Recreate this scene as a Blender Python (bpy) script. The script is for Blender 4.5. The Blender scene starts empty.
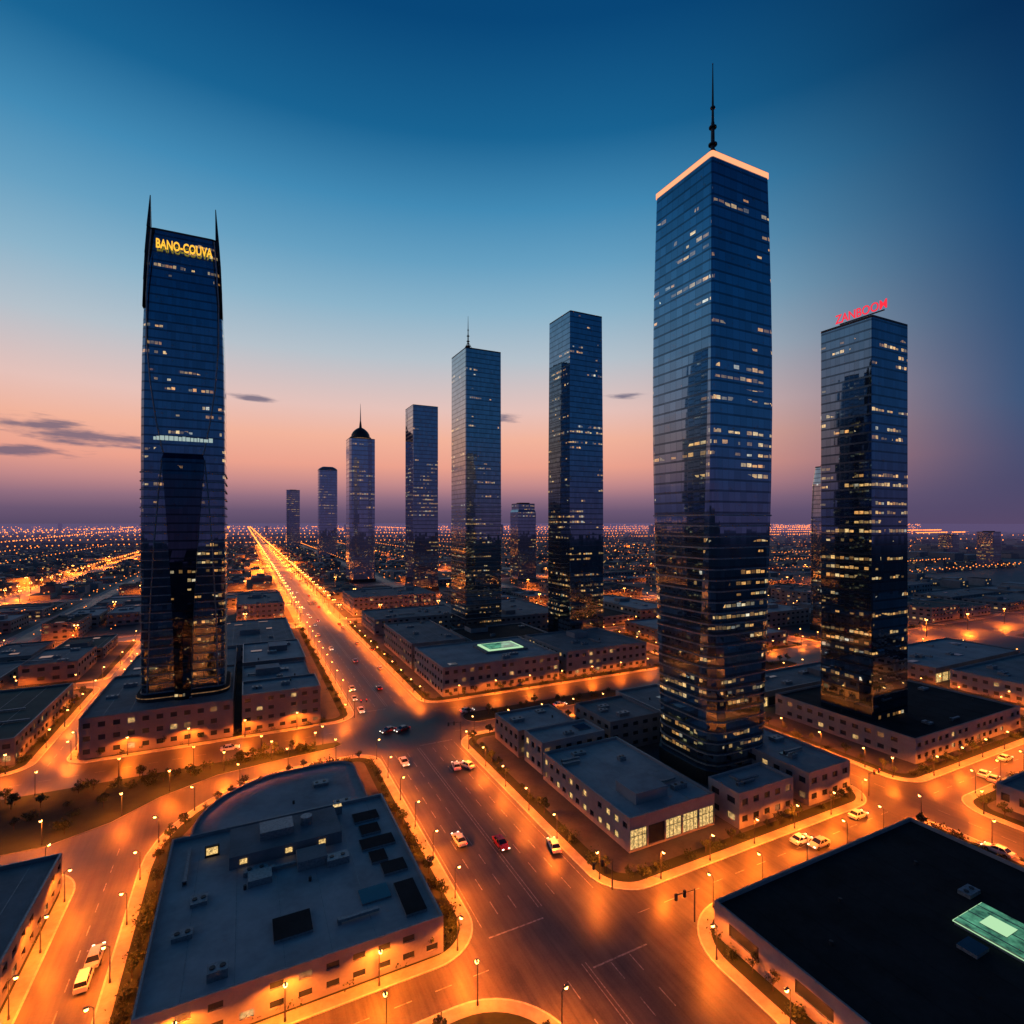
import bpy, math, random
from mathutils import Vector, noise as mnoise
R = random.Random(7)
scene = bpy.context.scene
COL = scene.collection
H = 80.0

def lin(c):
    return tuple(((v/255)/12.92 if v/255 <= 0.04045 else ((v/255+0.055)/1.055)**2.4) for v in c)

# ------------------------------------------------------------ materials
def new_mat(name):
    m = bpy.data.materials.new(name); m.use_nodes = True
    nt = m.node_tree
    return m, nt, nt.nodes['Principled BSDF']

class N:
    def __init__(s, nt): s.nt = nt
    def node(s, t, **k):
        n = s.nt.nodes.new(t)
        for a, b in k.items(): setattr(n, a, b)
        return n
    def put(s, sock, v):
        if v is None: return
        if hasattr(v, 'is_linked') or isinstance(v, bpy.types.NodeSocket): s.nt.links.new(v, sock)
        else: sock.default_value = v
    def math(s, op, a, b=None, c=None, clamp=False):
        n = s.node('ShaderNodeMath', operation=op); n.use_clamp = clamp
        s.put(n.inputs[0], a); s.put(n.inputs[1], b)
        if c is not None: s.put(n.inputs[2], c)
        return n.outputs[0]
    def vmath(s, op, a, b=None, scale=None):
        n = s.node('ShaderNodeVectorMath', operation=op)
        s.put(n.inputs[0], a); s.put(n.inputs[1], b)
        if scale is not None: s.put(n.inputs['Scale'], scale)
        return n.outputs['Value'] if op in ('LENGTH', 'DOT_PRODUCT') else n.outputs['Vector']
    def mix(s, f, a, b):
        n = s.node('ShaderNodeMix', data_type='RGBA')
        s.put(n.inputs[0], f); s.put(n.inputs[6], a); s.put(n.inputs[7], b)
        return n.outputs[2]
    def noise(s, vec, scale, detail=3, rough=0.5):
        n = s.node('ShaderNodeTexNoise'); s.put(n.inputs['Vector'], vec)
        n.inputs['Scale'].default_value = scale; n.inputs['Detail'].default_value = detail
        n.inputs['Roughness'].default_value = rough
        return n.outputs['Fac']
    def rng(s, v, a, b, c, d, smooth=False):
        n = s.node('ShaderNodeMapRange')
        if smooth: n.interpolation_type = 'SMOOTHSTEP'
        s.put(n.inputs[0], v)
        for i, q in enumerate((a, b, c, d)): n.inputs[i+1].default_value = q
        return n.outputs[0]
    def ramp(s, v, stops):
        n = s.node('ShaderNodeValToRGB'); cr = n.color_ramp
        s.put(n.inputs[0], v)
        while len(cr.elements) < len(stops): cr.elements.new(0.5)
        for e, (p, c) in zip(cr.elements, stops):
            e.position = p; e.color = (*c, 1)
        return n.outputs[0]

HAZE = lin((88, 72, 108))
def rough_mat(name, c1, c2, scale=0.3, rough=0.85, scale2=None, metallic=0, spec=None, haze=None):
    m, nt, b = new_mat(name); n = N(nt)
    geo = n.node('ShaderNodeNewGeometry').outputs['Position']
    f = n.noise(geo, scale, 3, 0.6)
    f = n.rng(f, 0.35, 0.65, 0, 1)
    if scale2:
        g = n.noise(geo, scale2, 2, 0.6)
        f = n.math('MULTIPLY_ADD', g, 0.5, n.math('MULTIPLY', f, 0.6), clamp=True)
    n.put(b.inputs['Base Color'], n.mix(f, (*c1, 1), (*c2, 1)))
    b.inputs['Roughness'].default_value = rough
    b.inputs['Metallic'].default_value = metallic
    if spec is not None: b.inputs['Specular IOR Level'].default_value = spec
    if haze:   # distant haze painted in as surface emission, growing away from the origin
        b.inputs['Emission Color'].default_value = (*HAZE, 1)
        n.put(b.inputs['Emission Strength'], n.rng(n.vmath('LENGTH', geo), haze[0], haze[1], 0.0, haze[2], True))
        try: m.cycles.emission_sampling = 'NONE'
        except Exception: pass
    return m

def emit_mat(name, col, st, sample=False):
    m, nt, b = new_mat(name)
    b.inputs['Base Color'].default_value = (0.02, 0.02, 0.02, 1)
    b.inputs['Emission Color'].default_value = (*col, 1)
    b.inputs['Emission Strength'].default_value = st
    if not sample:
        try: m.cycles.emission_sampling = 'NONE'
        except Exception: pass
    return m

M = {}
def asphalt():
    m, nt, b = new_mat('asphalt'); n = N(nt)
    geo = n.node('ShaderNodeNewGeometry').outputs['Position']
    st = n.vmath('MULTIPLY', geo, (1.0, 0.05, 1.0))
    a = n.noise(geo, 0.1, 3, 0.6); t = n.noise(st, 0.8, 3, 0.65); g = n.noise(geo, 3, 2)
    f = n.math('ADD', n.math('MULTIPLY', a, 0.42), n.math('ADD', n.math('MULTIPLY', t, 0.43), n.math('MULTIPLY', g, 0.15)))
    f = n.rng(f, 0.39, 0.61, 0, 1)
    n.put(b.inputs['Base Color'], n.mix(f, (0.042, 0.037, 0.034, 1), (0.125, 0.112, 0.1, 1)))
    n.put(b.inputs['Roughness'], n.rng(f, 0, 1, 0.38, 0.62))
    return m
M['asphalt'] = asphalt()
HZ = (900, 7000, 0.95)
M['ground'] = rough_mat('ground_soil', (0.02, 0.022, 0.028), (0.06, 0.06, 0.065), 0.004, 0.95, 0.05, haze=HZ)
M['sidewalk'] = rough_mat('sidewalk_concrete', (0.2, 0.185, 0.16), (0.36, 0.33, 0.3), 0.4, 0.8, 2.0)
M['kerb'] = rough_mat('kerb_stone', (0.36, 0.35, 0.33), (0.52, 0.5, 0.47), 1.0, 0.8)
M['lot'] = rough_mat('lot_paving', (0.045, 0.045, 0.047), (0.095, 0.09, 0.086), 0.15, 0.8, 1.2)
M['grass'] = rough_mat('grass', (0.008, 0.015, 0.006), (0.024, 0.034, 0.012), 0.3, 0.95, 2.5)
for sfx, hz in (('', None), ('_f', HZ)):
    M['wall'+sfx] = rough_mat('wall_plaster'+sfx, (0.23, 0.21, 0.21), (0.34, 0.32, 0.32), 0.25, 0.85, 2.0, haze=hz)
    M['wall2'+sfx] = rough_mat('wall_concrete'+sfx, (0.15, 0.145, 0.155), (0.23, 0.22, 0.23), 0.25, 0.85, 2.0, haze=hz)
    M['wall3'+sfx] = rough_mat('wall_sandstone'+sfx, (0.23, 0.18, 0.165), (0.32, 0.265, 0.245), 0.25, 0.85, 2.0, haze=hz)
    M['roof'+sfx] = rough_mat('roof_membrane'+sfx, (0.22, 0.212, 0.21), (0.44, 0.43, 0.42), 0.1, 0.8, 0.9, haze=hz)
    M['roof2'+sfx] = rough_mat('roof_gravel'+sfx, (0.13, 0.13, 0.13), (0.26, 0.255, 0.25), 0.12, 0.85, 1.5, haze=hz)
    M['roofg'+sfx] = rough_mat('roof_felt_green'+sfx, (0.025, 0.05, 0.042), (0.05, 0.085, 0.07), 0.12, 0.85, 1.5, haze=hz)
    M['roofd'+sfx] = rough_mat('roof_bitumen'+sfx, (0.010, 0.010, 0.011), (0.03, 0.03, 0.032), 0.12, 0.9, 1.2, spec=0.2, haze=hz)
M['metal'] = rough_mat('galvanised_metal', (0.2, 0.21, 0.22), (0.34, 0.35, 0.36), 2.0, 0.5, metallic=0.5)
M['dark'] = rough_mat('dark_metal', (0.015, 0.016, 0.018), (0.035, 0.036, 0.04), 2.0, 0.5)
M['paint'] = rough_mat('road_paint', (0.16, 0.155, 0.14), (0.42, 0.4, 0.37), 1.5, 0.7)
M['tyre'] = rough_mat('tyre_rubber', (0.012, 0.012, 0.012), (0.03, 0.03, 0.03), 5, 0.9)
M['bark'] = rough_mat('bark', (0.05, 0.035, 0.025), (0.1, 0.075, 0.05), 5, 0.95)
M['leaf1'] = rough_mat('leaf_dark', (0.015, 0.028, 0.01), (0.03, 0.05, 0.016), 3, 0.8)
M['leaf2'] = rough_mat('leaf_light', (0.04, 0.065, 0.02), (0.075, 0.1, 0.035), 3, 0.8)
def win_mat(name, c, rough=0.08, met=0.6):
    m, nt, b = new_mat(name); n = N(nt)
    geo = n.node('ShaderNodeNewGeometry').outputs['Position']
    f = n.noise(geo, 0.5, 2)
    n.put(b.inputs['Base Color'], n.mix(f, (*[q*0.6 for q in c], 1), (*c, 1)))
    b.inputs['Roughness'].default_value = rough; b.inputs['Metallic'].default_value = met
    return m
M['win'] = win_mat('window_glass', (0.07, 0.09, 0.12))
def lit_mat(name, col, st, sc=0.8):
    m, nt, b = new_mat(name); n = N(nt)
    geo = n.node('ShaderNodeNewGeometry').outputs['Position']
    f = n.noise(geo, sc, 4, 0.7)
    f = n.rng(f, 0.32, 0.68, 0.12, 1.5)
    b.inputs['Base Color'].default_value = (0.05, 0.05, 0.05, 1)
    b.inputs['Roughness'].default_value = 0.1
    b.inputs['Emission Color'].default_value = (*col, 1)
    n.put(b.inputs['Emission Strength'], n.math('MULTIPLY', f, st))
    try: m.cycles.emission_sampling = 'NONE'
    except Exception: pass
    return m
M['lit'] = lit_mat('window_lit_warm', (1.0, 0.6, 0.22), 0.6)
M['lit2'] = lit_mat('window_lit_shop', (1.0, 0.64, 0.22), 0.9, 1.8)
M['litdim'] = lit_mat('window_lit_dim', (1.0, 0.5, 0.2), 0.2)
M['litgreen'] = lit_mat('skylight_green', (0.22, 0.8, 0.45), 0.35, 0.3)
M['litpale'] = emit_mat('skylight_frame_glow', (0.6, 1.0, 0.55), 0.8)
M['bulb'] = emit_mat('lamp_bulb_glow', (1.0, 0.42, 0.1), 14)
M['dot'] = emit_mat('sodium_light', (1.0, 0.24, 0.035), 3.2)
M['dotw'] = emit_mat('white_light', (1.0, 0.55, 0.3), 1.6)
M['rim'] = emit_mat('crown_led', (1.0, 0.36, 0.17), 1.35)
M['signy'] = emit_mat('sign_yellow', (1.0, 0.5, 0.04), 1.3)
M['signw'] = emit_mat('sign_white', (0.7, 0.9, 0.85), 0.5)
M['signr'] = emit_mat('sign_red', (1.0, 0.03, 0.06), 1.0)
M['redl'] = emit_mat('tail_light', (1.0, 0.03, 0.01), 4)
M['headl'] = emit_mat('head_light', (1.0, 0.9, 0.7), 6)

def facade(name, bay=1.6, floor=3.6, tint=(0.16, 0.24, 0.36), lit=0.12, hgrad=(0, 200), seed=0.0, bright=1.0, mull=0.5, metal=0.95, haze=0.0):
    """curtain wall: uv in metres"""
    m, nt, b = new_mat(name); n = N(nt)
    uv = n.node('ShaderNodeUVMap').outputs[0]
    sp = n.node('ShaderNodeSeparateXYZ'); n.put(sp.inputs[0], uv)
    x = n.math('DIVIDE', sp.outputs[0], bay); y = n.math('DIVIDE', sp.outputs[1], floor)
    fx = n.math('FLOOR', x); fy = n.math('FLOOR', y)
    rx = n.math('FRACT', x); ry = n.math('FRACT', y)
    def wn(a, bb, z):
        c = n.node('ShaderNodeCombineXYZ'); n.put(c.inputs[0], a); n.put(c.inputs[1], bb); c.inputs[2].default_value = z+seed
        w = n.node('ShaderNodeTexWhiteNoise'); w.noise_dimensions = '3D'; n.put(w.inputs['Vector'], c.outputs[0]); return w
    w1 = wn(fx, fy, 1.3)
    w2 = wn(n.math('FLOOR', n.math('DIVIDE', n.math('ADD', x, n.math('MULTIPLY', fy, 1.37)), 6.0)), fy, 5.1)
    w3 = wn(0.0, fy, 9.7)
    cl = n.node('ShaderNodeCombineXYZ'); n.put(cl.inputs[0], n.math('MULTIPLY', x, 0.08)); n.put(cl.inputs[1], n.math('MULTIPLY', y, 0.14)); cl.inputs[2].default_value = seed
    big = n.noise(cl.outputs[0], 1.0, 1)
    hf = n.rng(sp.outputs[1], hgrad[0], hgrad[1], 1.25, 0.2)
    prob = n.math('MULTIPLY', n.math('MULTIPLY', n.rng(big, 0.46, 0.64, 0.06, 2.9), hf), lit)
    prob = n.math('MULTIPLY', prob, n.rng(w3.outputs[0], 0.25, 1, 0.05, 2.3))
    l2 = n.math('LESS_THAN', w2.outputs[0], n.math('MULTIPLY', prob, 1.6))
    l1 = n.math('LESS_THAN', w1.outputs[0], 0.75)
    single = n.math('LESS_THAN', w1.outputs[0], n.math('MULTIPLY', prob, 0.16))
    on = n.math('MAXIMUM', n.math('MULTIPLY', l2, l1), single)
    sc = n.node('ShaderNodeSeparateColor'); n.put(sc.inputs[0], w1.outputs['Color'])
    wx = n.math('MULTIPLY', n.math('GREATER_THAN', rx, 0.10), n.math('LESS_THAN', rx, 0.92))
    blind = n.rng(sc.outputs[0], 0, 1, 0.60, 0.84)
    wy = n.math('MULTIPLY', n.math('GREATER_THAN', ry, 0.40), n.math('LESS_THAN', ry, blind))
    on = n.math('MULTIPLY', on, n.math('MULTIPLY', wx, wy))
    inner = n.noise(uv, 1.4, 2)
    br = n.math('POWER', sc.outputs[1], 1.7)
    st = n.math('MULTIPLY', n.math('MULTIPLY', n.rng(br, 0, 1, 0.10, 1.0), n.rng(inner, 0.3, 0.7, 0.5, 1.3)), bright)
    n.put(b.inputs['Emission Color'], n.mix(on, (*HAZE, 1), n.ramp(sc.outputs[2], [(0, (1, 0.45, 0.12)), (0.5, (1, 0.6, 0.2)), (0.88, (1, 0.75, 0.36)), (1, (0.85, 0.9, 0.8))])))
    n.put(b.inputs['Emission Strength'], n.math('MAXIMUM', n.math('MULTIPLY', on, st), haze))  # haze floor: even aerial-haze glow painted into the facade emission of far towers
    mx = n.math('LESS_THAN', rx, 0.07); my = n.math('LESS_THAN', ry, 0.20)
    fr = n.math('MAXIMUM', n.math('MULTIPLY', mx, mull), my)
    pv = n.rng(sc.outputs[0], 0, 1, 0.84, 1.08)
    base = n.mix(fr, (*tint, 1), (*[q*0.5 for q in tint], 1))
    sv = n.vmath('SCALE', base, scale=pv)
    n.put(b.inputs['Base Color'], sv)
    n.put(b.inputs['Roughness'], n.math('ADD', n.math('MULTIPLY', fr, 0.15), 0.025))
    b.inputs['Metallic'].default_value = metal
    geo = n.node('ShaderNodeNewGeometry')
    off = n.vmath('SCALE', n.vmath('SUBTRACT', w1.outputs['Color'], (0.5, 0.5, 0.5)), scale=0.009)
    n.put(b.inputs['Normal'], n.vmath('NORMALIZE', n.vmath('ADD', geo.outputs['Normal'], off)))
    try: m.cycles.emission_sampling = 'NONE'
    except Exception: pass
    return m

# ------------------------------------------------------------ mesh builder
class MB:
    def __init__(s): s.v = []; s.f = []; s.m = []; s.uv = []; s.mats = []
    def mi(s, k):
        if k not in s.mats: s.mats.append(k)
        return s.mats.index(k)
    def face(s, pts, k, uv=None):
        i = len(s.v); s.v.extend(pts); s.f.append(tuple(range(i, i+len(pts)))); s.m.append(s.mi(k))
        s.uv.append(uv if uv else [(0, 0)]*len(pts))
    def box(s, x0, x1, y0, y1, z0, z1, k, top=None, bottom=False):
        top = top or k
        a = [(x0, y0), (x1, y0), (x1, y1), (x0, y1)]
        for i in range(4):
            p, q = a[i], a[(i+1) % 4]
            s.face([(*p, z0), (*q, z0), (*q, z1), (*p, z1)], k)
        s.face([(*p, z1) for p in a], top)
        if bottom: s.face([(*p, z0) for p in reversed(a)], k)
    def cyl(s, x, y, z0, z1, r0, r1, k, n=8, cap=True):
        a = [(math.cos(2*math.pi*i/n), math.sin(2*math.pi*i/n)) for i in range(n)]
        for i in range(n):
            p, q = a[i], a[(i+1) % n]
            s.face([(x+p[0]*r0, y+p[1]*r0, z0), (x+q[0]*r0, y+q[1]*r0, z0), (x+q[0]*r1, y+q[1]*r1, z1), (x+p[0]*r1, y+p[1]*r1, z1)], k)
        if cap and r1 > 0.001: s.face([(x+p[0]*r1, y+p[1]*r1, z1) for p in a], k)
    def tube(s, p, q, r0, r1, k, n=6):
        p, q = Vector(p), Vector(q); d = (q-p).normalized()
        u = d.orthogonal().normalized(); w = d.cross(u)
        a = [u*math.cos(2*math.pi*i/n)+w*math.sin(2*math.pi*i/n) for i in range(n)]
        for i in range(n):
            A, B = a[i], a[(i+1) % n]
            s.face([tuple(p+A*r0), tuple(p+B*r0), tuple(q+B*r1), tuple(q+A*r1)], k)
    def poly(s, pts, z, k): s.face([(p[0], p[1], z) for p in pts], k)
    def skirt(s, pts, z0, z1, k):
        for i in range(len(pts)):
            p, q = pts[i], pts[(i+1) % len(pts)]
            s.face([(p[0], p[1], z0), (q[0], q[1], z0), (q[0], q[1], z1), (p[0], p[1], z1)], k)
    def ring(s, a, b, z, k):
        n = len(a)
        for i in range(n):
            j = (i+1) % n
            s.face([(a[i][0], a[i][1], z), (a[j][0], a[j][1], z), (b[j][0], b[j][1], z), (b[i][0], b[i][1], z)], k)
    def mesh(s, name, smooth=False):
        me = bpy.data.meshes.new(name); me.from_pydata(s.v, [], s.f)
        for k in s.mats: me.materials.append(k if not isinstance(k, str) else M[k])
        me.polygons.foreach_set('material_index', s.m)
        ul = me.uv_layers.new(name='UVMap')
        flat = [c for f in s.uv for p in f for c in p]
        ul.data.foreach_set('uv', flat)
        me.update(); return me
    def obj(s, name, parent=None, loc=None, rz=0):
        o = bpy.data.objects.new(name, s.mesh(name)); COL.objects.link(o)
        if parent: o.parent = parent
        if loc: o.location = loc
        o.rotation_euler[2] = rz
        return o

def inst(name, me, loc, rz=0, sc=1, parent=None):
    o = bpy.data.objects.new(name, me); COL.objects.link(o)
    o.location = loc; o.rotation_euler[2] = rz; o.scale = (sc, sc, sc) if not isinstance(sc, tuple) else sc
    if parent: o.parent = parent
    return o

# ------------------------------------------------------------ ground + pads
ZR = 0.05
g = MB(); g.box(-30000, 30000, -2000, 34000, -1, 0, 'ground'); g.obj('ground')
g = MB(); g.poly([(-900, -120), (1500, -120), (1500, 2100), (-900, 2100)], ZR, 'asphalt'); g.obj('road')
for nm, x0, x1 in (('road', 41, 69), ('road', -225, -205)):
    g = MB(); g.poly([(x0, 2100), (x1, 2100), (x1, 9000), (x0, 9000)], ZR, 'asphalt'); g.obj(nm)

def rrect(x0, x1, y0, y1, r):
    if not isinstance(r, (tuple, list)): r = (r,)*4
    pts = []
    for (cx, cy, a0, rr) in ((x0, y0, 180, r[0]), (x1, y0, 270, r[1]), (x1, y1, 0, r[2]), (x0, y1, 90, r[3])):
        rr = max(rr, 0.3)
        ox = cx+rr if cx == x0 else cx-rr; oy = cy+rr if cy == y0 else cy-rr
        n = 10
        for i in range(n+1):
            a = math.radians(a0+90*i/n); pts.append((ox+rr*math.cos(a), oy+rr*math.sin(a)))
    return pts
ZP = ZR+0.14
lamp_pts = []; tree_pts = []; pads = []
def path_pts(pts, step, off=0):
    out = []; n = len(pts); acc = off
    for i in range(n):
        a = Vector(pts[i]); b = Vector(pts[(i+1) % n]); L = (b-a).length
        if L < 1e-6: continue
        d = (b-a)/L
        while acc < L:
            p = a+d*acc; out.append((p.x, p.y, math.atan2(-d.x, d.y))); acc += step
        acc -= L
    return out
def pad(x0, x1, y0, y1, r=7, lamp=15, tree=6, name='pavement', green=True, walk=2.6, strip=3.0):
    rr = r if isinstance(r, (tuple, list)) else (r,)*4
    P = lambda d: rrect(x0+d, x1-d, y0+d, y1-d, [max(q-d, 0.3) for q in rr])
    o, i0, i1, i2 = P(0), P(0.35), P(walk), P(walk+strip)
    m = MB(); m.skirt(o, ZR-0.02, ZP, 'kerb'); m.ring(o, i0, ZP, 'kerb'); m.ring(i0, i1, ZP, 'sidewalk')
    m.ring(i1, i2, ZP, 'grass' if green else 'sidewalk'); m.poly(i2, ZP, 'lot'); m.obj(name)
    pads.append((x0, x1, y0, y1))
    if lamp:
        for p in path_pts(P(1.0), lamp, 3):
            if p[1] > -15: lamp_pts.append(p)
    if tree:
        for p in path_pts(P(walk+strip*0.5), tree, 2):
            if p[1] > 20: tree_pts.append(p)

pad(-22, 41, 92.5, 190, (12, 10, 9, 42), tree=4.5)          # A
pad(69.5, 165, 92.5, 190, 10, tree=4.5)                     # C
pad(76, 165, -60, 83, (5, 5, 7, 13), tree=4.5)              # D
pad(-22, 46, -60, 84, (5, 5, 15, 8))              # E
pad(-120, -33, -60, 158, (5, 5, 12, 8))           # Lf
pad(180, 285, 92.5, 190, 9)                       # T11
pad(180, 285, -60, 83, 9)
pad(297, 400, 92.5, 190, 8, 26, 12)
pad(297, 400, -60, 83, 8, 40, 0)
pad(-54, 41, 223, 440, (8, 10, 8, 8), 18)             # L
pad(69.5, 225, 228, 440, (10, 8, 8, 8), 18)           # M
pad(237, 330, 228, 326, 8, 28, 10); pad(237, 330, 334, 440, 8, 36, 0)
pad(342, 470, 228, 326, 8, 30, 12); pad(342, 470, 334, 440, 8, 40, 0)
pad(-200, -62, 223, 326, 8, 22, 9); pad(-200, -62, 334, 440, 8, 34, 0)
pad(-200, -130, -20, 190, 8, 26, 12)
def strip_pad(pts, name):
    m = MB(); m.skirt(pts, ZR-0.02, ZP, 'kerb'); m.poly(pts, ZP, 'grass'); m.obj(name)
strip_pad(rrect(80, 158, 200, 211, 5), 'median_garden'); strip_pad(rrect(187, 280, 200, 211, 5), 'median_garden')
gp = [(-122, 204), (-122, 172), (-44, 170), (-32, 176), (-22, 186), (-8, 194), (12, 197.5), (28, 199), (31, 201), (30, 204)]
strip_pad(list(gp), 'garden')
for i in range(110):
    x = R.uniform(-118, 24); lo = 174 if x < -36 else (196 if x < -4 else 200)
    tree_pts.append((x, R.uniform(lo, 203), 0))
for x in range(84, 280, 5):
    if not 156 < x < 190: tree_pts.append((x+R.uniform(-2, 2), R.uniform(202, 209), 0))
for x in range(-115, 30, 20): lamp_pts.append((x, 203.2, math.pi/2))
for x, y in ((-60, 171), (-45, 171), (-30, 178.5), (-20, 188.5), (-6, 196), (8, 198.5), (22, 200)): lamp_pts.append((x, y, -math.pi/2))

xs = [(-880, -770), (-760, -650), (-640, -530), (-520, -382), (-370, -225), (-205, -140), (-130, -62), (-54, 41), (69, 165), (177, 285), (297, 400), (410, 520), (532, 650), (660, 800), (812, 950), (962, 1100), (1112, 1250)]
ys = [(455, 560), (568, 690), (702, 850), (862, 1050), (1062, 1300), (1312, 1600), (1612, 2000)]
for (x0, x1) in xs:
    for (y0, y1) in ys: pad(x0, x1, y0, y1, 8, 0, 0, green=False)
for (x0, x1) in [(-880, -770), (-760, -650), (-640, -530), (-520, -382), (-370, -225)]:
    for (y0, y1) in [(228, 326), (334, 440), (92, 190)]: pad(x0, x1, y0, y1, 8, 0, 0, green=False)
for (x0, x1) in [(480, 590), (602, 720), (732, 860)]:
    for (y0, y1) in [(228, 326), (334, 440), (92, 190)]: pad(x0, x1, y0, y1, 8, 0, 0, green=False)

# ------------------------------------------------------------ road markings
m = MB(); zm = ZR+0.004
def inter(y):
    return any(a-2 < y < b+2 for a, b in ((82, 93), (190, 229), (440, 455), (560, 568), (690, 702), (850, 862)))
y = -60
while y < 900:
    if not inter(y) and not inter(y+4):
        for x in (46.2, 50.4, 59.6, 63.8):
            if x > 47.5 or y > 90: m.poly([(x-0.1, y), (x+0.1, y), (x+0.1, y+4), (x-0.1, y+4)], zm, 'paint')
        for x in (54.6, 55.4): m.poly([(x-0.09, y-2), (x+0.09, y-2), (x+0.09, y+6), (x-0.09, y+6)], zm, 'paint')
        for x in (41.8, 68.2):
            if y > 90: m.poly([(x-0.08, y-2), (x+0.08, y-2), (x+0.08, y+6), (x-0.08, y+6)], zm, 'paint')
    y += 8
for ya in (80.2, 94.8, 187.5, 231):
    a, b = (56, 68.2) if ya in (80.2, 187.5) else (42, 54)
    m.poly([(a, ya), (b, ya), (b, ya+0.35), (a, ya+0.35)], zm+0.004, 'paint')
for yy, x0, x1 in ((87.6, 72, 163), (87.6, 182, 400), (88.2, -20, 38), (195, 72, 400), (220, 72, 460), (213.5, -190, 38)):
    x = x0
    while x < x1:
        if not (163 < x < 182) or yy > 200: m.poly([(x, yy-0.09), (x+3, yy-0.09), (x+3, yy+0.09), (x, yy+0.09)], zm, 'paint')
        x += 7
for xx, y0, y1 in ((172.5, -40, 80), (172.5, 96, 188), (-27.5, 60, 160), (291, 96, 188), (-58, 226, 430), (231, 232, 430)):
    y = y0
    while y < y1:
        m.poly([(xx-0.09, y), (xx+0.09, y), (xx+0.09, y+3), (xx-0.09, y+3)], zm, 'paint'); y += 7
m.obj('road_markings')

# ------------------------------------------------------------ low-rise buildings
def wall(m, p, q, z0, z1, wk, bay, storey, lit, litk, shop=False):
    L = math.hypot(q[0]-p[0], q[1]-p[1]); nb = max(1, round(L/bay)); ns = max(1, round((z1-z0)/storey))
    dx, dy = (q[0]-p[0])/L, (q[1]-p[1])/L; nx, ny = dy, -dx
    def P(s, z, d=0): return (p[0]+dx*s-nx*d, p[1]+dy*s-ny*d, z)
    bw = L/nb; sh = (z1-z0)/ns
    for j in range(ns):
        a, b = z0+j*sh, z0+(j+1)*sh
        for i in range(nb):
            s0, s1 = i*bw, (i+1)*bw
            if (j > 0 or not shop) and R.random() < 0.08:
                m.face([P(s0, a), P(s1, a), P(s1, b), P(s0, b)], wk); continue
            if shop: w0, w1, h0, h1 = s0+bw*0.05, s1-bw*0.05, a+sh*0.08, b-sh*0.3
            else: w0, w1, h0, h1 = s0+bw*0.26, s1-bw*0.26, a+sh*0.36, b-sh*0.24
            m.face([P(s0, a), P(s1, a), P(w1, h0), P(w0, h0)], wk)
            m.face([P(s1, a), P(s1, b), P(w1, h1), P(w1, h0)], wk)
            m.face([P(s1, b), P(s0, b), P(w0, h1), P(w1, h1)], wk)
            m.face([P(s0, b), P(s0, a), P(w0, h0), P(w0, h1)], wk)
            d = 0.3
            m.face([P(w0, h0), P(w1, h0), P(w1, h0, d), P(w0, h0, d)], wk)
            m.face([P(w1, h0), P(w1, h1), P(w1, h1, d), P(w1, h0, d)], 'dark')
            m.face([P(w1, h1), P(w0, h1), P(w0, h1, d), P(w1, h1, d)], 'dark')
            m.face([P(w0, h1), P(w0, h0), P(w0, h0, d), P(w0, h1, d)], 'dark')
            k = litk if R.random() < lit else ('litdim' if R.random() < 0.05 else 'win')
            m.face([P(w0, h0, d), P(w1, h0, d), P(w1, h1, d), P(w0, h1, d)], k)
            if shop and k != 'win':
                for q_ in (0.25, 0.5, 0.75):
                    mid = w0+(w1-w0)*q_
                    m.face([P(mid-0.09, h0, d-0.05), P(mid+0.09, h0, d-0.05), P(mid+0.09, h1, d-0.05), P(mid-0.09, h1, d-0.05)], 'dark')
                hm = h0+(h1-h0)*0.62
                m.face([P(w0, hm-0.08, d-0.08), P(w1, hm-0.08, d-0.08), P(w1, hm+0.08, d-0.08), P(w0, hm+0.08, d-0.08)], 'dark')
def roof_unit(m, x, y, z, k=None):
    t = R.random()
    if t < 0.5:
        a, b, h = R.uniform(1, 2.4), R.uniform(0.8, 1.6), R.uniform(0.7, 1.5)
        m.box(x-a, x+a, y-b, y+b, z, z+h, 'metal'); m.cyl(x-a/2, y, z+h, z+h+0.15, 0.45, 0.45, 'dark', 8); m.cyl(x+a/2, y, z+h, z+h+0.15, 0.45, 0.45, 'dark', 8)
    elif t < 0.7:
        L = R.uniform(2, 7)
        if R.random() < 0.5: m.box(x-L, x+L, y-0.3, y+0.3, z+0.3, z+0.8, 'metal', bottom=True); m.box(x-L, x-L+0.7, y-.45, y+.45, z, z+1, 'metal')
        else: m.box(x-0.3, x+0.3, y-L, y+L, z+0.3, z+0.8, 'metal', bottom=True); m.box(x-.45, x+.45, y-L, y-L+.7, z, z+1, 'metal')
    elif t < 0.85:
        m.cyl(x, y, z, z+0.9, 0.3, 0.3, 'dark', 6)
    else:
        a, b = R.uniform(1.5, 3), R.uniform(1, 2.5)
        m.box(x-a, x+a, y-b, y+b, z, z+0.35, 'metal', 'win')
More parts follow.
